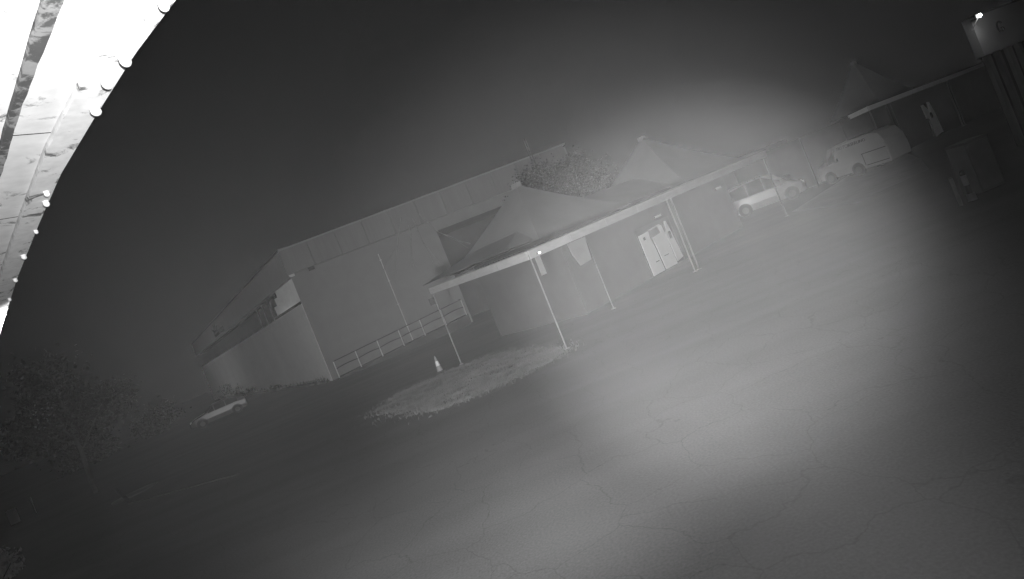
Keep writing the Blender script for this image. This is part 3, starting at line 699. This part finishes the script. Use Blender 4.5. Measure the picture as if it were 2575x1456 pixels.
# grass: stuff
rnd = random.Random(5)
def in_poly(x, y, P):
    c = False; j = len(P) - 1
    for i in range(len(P)):
        if (P[i][1] > y) != (P[j][1] > y) and x < (P[j][0] - P[i][0]) * (y - P[i][1]) / (P[j][1] - P[i][1]) + P[i][0]: c = not c
        j = i
    return c
LP = [(-6.1, 21.0), (-4.9, 18.9), (-3.2, 16.8), (-1.65, 16.7), (.2, 17.2), (.95, 18.2), (.4, 19.6), (-.3, 21.2), (-1.8, 23.6), (-3.6, 23.6), (-5.6, 22.9)]
lawn = MB().prism(LP, .004, .012).build('grass_strip', mat('lawn_soil', .06, .95, .3, 3, .4)); tag(lawn, kind='structure')
V = []; F = []
cnt = 0
while cnt < 42000:
    x = rnd.uniform(-7.3, 1.4); y = rnd.uniform(16.2, 24.1)
    ok = in_poly(x, y, LP)
    if math.sin(x * 2.3 + 1.7 * math.sin(y * 1.9)) * math.sin(y * 3.1 + x) > .25 and rnd.random() < .75: continue
    if not ok and not (in_poly(x + rnd.gauss(0, .3), y + rnd.gauss(0, .3), LP) and rnd.random() < .5): continue
    cnt += 1
    a = rnd.uniform(0, 6.28); h = rnd.uniform(.03, .10) * (1.5 if rnd.random() < .05 else 1); w_ = .011
    k = len(V); lx, ly = rnd.gauss(0, .03), rnd.gauss(0, .03)
    V += [(x - math.cos(a) * w_, y - math.sin(a) * w_, .005), (x + math.cos(a) * w_, y + math.sin(a) * w_, .005), (x + lx, y + ly, h)]; F.append((k, k + 1, k + 2))
tag(mesh('grass', V, F, M_grass), 'rough grass growing on the strip beside the yard', 'grass', kind='stuff')
V = []; F = []
for _ in range(3800):        # ragged weeds along the wall foot
    s = rnd.uniform(0, 60); p = ML @ Vector((LL - s, -rnd.random() * .5 - .02, 0)); h = rnd.uniform(.08, .34) * (1.6 if rnd.random() < .12 else 1)
    k = len(V); w_ = .03; a = rnd.uniform(0, 6.28)
    V += [(p.x - math.cos(a) * w_, p.y - math.sin(a) * w_, 0), (p.x + math.cos(a) * w_, p.y + math.sin(a) * w_, 0), (p.x + rnd.gauss(0, .06), p.y, h)]; F.append((k, k + 1, k + 2))
tag(mesh('weeds', V, F, M_leaf), 'ragged weeds along the foot of the pale warehouse end wall', 'weeds', kind='stuff')

# ------------------------------------------------------------------ OWN EAVE overhead, close to the camera
E0 = Vector((-0.05, 0.607, 0)); ED = Vector((-.7325, .6808, 0))      # along the outer edge
ME = frame((E0.x, E0.y, H), ED)         # local x along the eave, local y = z cross x -> towards the house
# outer edge at y=0, trim 5.3 cm, soffit 7.3 cm, batten 1.6 cm, inner boards beyond
ev = thing('roof_eave', 'brightly lit old white eave with peeling paint close overhead at upper left', 'roof eave')
OUT = [(-.6, -.05), (.267, 0), (.309, .0043), (.46, .0221), (.683, .0352), (.937, .0465), (1.257, .0432), (1.807, .0315), (2.588, -.0005), (4.276, -.0694)]
INN = [(-.6, .03), (.315, .0522), (.44, .066), (.609, .0775), (.8, .0855), (1.267, .0824), (1.63, .0762), (2.279, .0603), (4.3, 0.0)]
BT1 = [(-.6, .11), (.275, .13), (.417, .1354), (.633, .1435), (1.067, .1435), (2.0, .142), (4.3, .13)]
BT2 = [(-.6, .135), (.279, .150), (.418, .1525), (.631, .1545), (1.059, .1573), (2.0, .156), (4.3, .145)]
def edge_at(Lf, x):
    if not isinstance(Lf, list): return Lf
    for (a_, b_), (c2, d2) in zip(Lf, Lf[1:]):
        if x <= c2: return b_ + (d2 - b_) * (x - a_) / (c2 - a_)
    return Lf[-1][1]
def strip(x0, x1, y0, y1, z0, z1, jag=0.0, seed=0, seg=.03, o0=0.0, o1=0.0):
    rnd = random.Random(seed); n = max(1, int((x1 - x0) / seg))
    mb = MB(); V = []
    for i in range(n + 1):
        x = x0 + (x1 - x0) * i / n; j = rnd.uniform(-jag, jag) + edge_at(y0, x) + o0; j2 = rnd.uniform(-jag, jag) + edge_at(y1, x) + o1
        V += [(x, j, z0), (x, j2, z0), (x, j2, z1), (x, j, z1)]
    F = [(0, 3, 2, 1), (4 * n, 4 * n + 1, 4 * n + 2, 4 * n + 3)]
    for i in range(n):
        for k in range(4): F.append((4 * i + k, 4 * i + (k + 1) % 4, 4 * i + 4 + (k + 1) % 4, 4 * i + 4 + k))
    return mb.add(V, F)
h0 = .5
place(strip(-.6, 4.2, OUT, INN, h0, h0 + .03, .0007, 1, o1=-.001).build('trim_board', M_trim, ev), ME)
place(strip(-.6, 4.2, OUT, OUT, h0 + .004, h0 + .16, 0, o0=-.006, o1=-.0008).build('fascia_board', M_trim, ev), ME)
xs = [-.6, -.1, .32, .735, 1.185, 1.59, 2.05, 2.6, 3.4, 4.2]
for i, (a_, b_) in enumerate(zip(xs, xs[1:])):
    place(strip(a_ + .0004, b_ - .0004, INN, BT1, h0 + .008, h0 + .03, .0003, 20 + i, o0=.0015, o1=-.001).build('soffit_board', M_soff, ev), ME)
place(strip(-.6, 4.2, BT1, BT2, h0 - .001, h0 + .03, .0010, 5).build('batten', M_batt, ev), ME)
for i, (a_, b_) in enumerate(zip(xs, xs[1:])):
    place(strip(a_ + .0004, b_ - .0004, BT2, .196, h0 + .006, h0 + .03, .0004, 40 + i, o0=.001).build('soffit_board', M_trim, ev), ME)
place(strip(-.6, 4.2, .2, .40, h0 + .03, h0 + .05, 0).build('wall_plate', mat('wall_plate_paint', .35, .8, .1, 5, .1), ev), ME)
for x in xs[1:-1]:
    place(strip(x - .0009, x + .0009, INN, BT1, h0 + .0072, h0 + .0079, 0, 0, o0=.002, o1=-.0015).build('joint_shade', M_black, ev), ME)  # black strip over each joint paints in its shade
# backing so no sky shows through the joints
place(MB().box((-.6, .06, h0 + .05), (4.2, .6, h0 + .07)).build('roof_sheathing', M_dark, ev), ME)
drops = [(-0.293, 0.807, 0.0097), (-0.409, 0.894, 0.012), (-0.469, 0.938, 0.0107), (-0.538, 1.006, 0.0101), (-0.836, 1.261, 0.0075), (-0.877, 1.309, 0.0078), (-1.025, 1.457, 0.0058), (-1.182, 1.601, 0.0085), (-1.365, 1.782, 0.0071), (-1.55, 1.969, 0.0065), (-1.641, 2.06, 0.0055), (-1.712, 2.129, 0.0071), (-1.767, 2.178, 0.0087)]
ords = ['first', 'second', 'third', 'fourth', 'fifth', 'sixth', 'seventh', 'eighth', 'ninth', 'tenth', 'eleventh', 'twelfth', 'last']
for i, (x, y, r_) in enumerate(drops):
    rq = random.Random(90 + i); q = r_ * .8
    mb = MB(); mb.ball((0, 0, -q * .62), q, rq.uniform(.85, 1.1), rq.uniform(.85, 1.1), rq.uniform(.85, 1.1), 14, 10); mb.tube((0, 0, q * .4), (0, 0, -q * .2), q * 1.1, q * .9, 10)
    o = mb.build('water_drop', M_drop, None, True)
    o.location = (x, y, H + h0 - .002); tag(o, '%s bright water drop from the top, hanging from the eave edge' % ords[i], 'water drop', 'water drops along the eave edge')

# ------------------------------------------------------------------ haze added to carry the lamp glow
hz = MB().box((-195, -45, -1), (195, 195, 13)).build('added_haze', M_dark)  # added volume that carries the glow of the lamps by the lens
hm = bpy.data.materials.new('glow_haze'); hm.use_nodes = True; t = hm.node_tree; t.nodes.clear()
out = t.nodes.new('ShaderNodeOutputMaterial'); pv = t.nodes.new('ShaderNodeVolumePrincipled')
pv.inputs['Color'].default_value = (.9, .9, .9, 1); pv.inputs['Density'].default_value = .00003; pv.inputs['Anisotropy'].default_value = -.93
t.links.new(pv.outputs[0], out.inputs['Volume'])
hz.data.materials.clear(); hz.data.materials.append(hm); tag(hz, 'thin even haze added over the yard to carry the lamp glow', 'added_haze', kind='stuff')
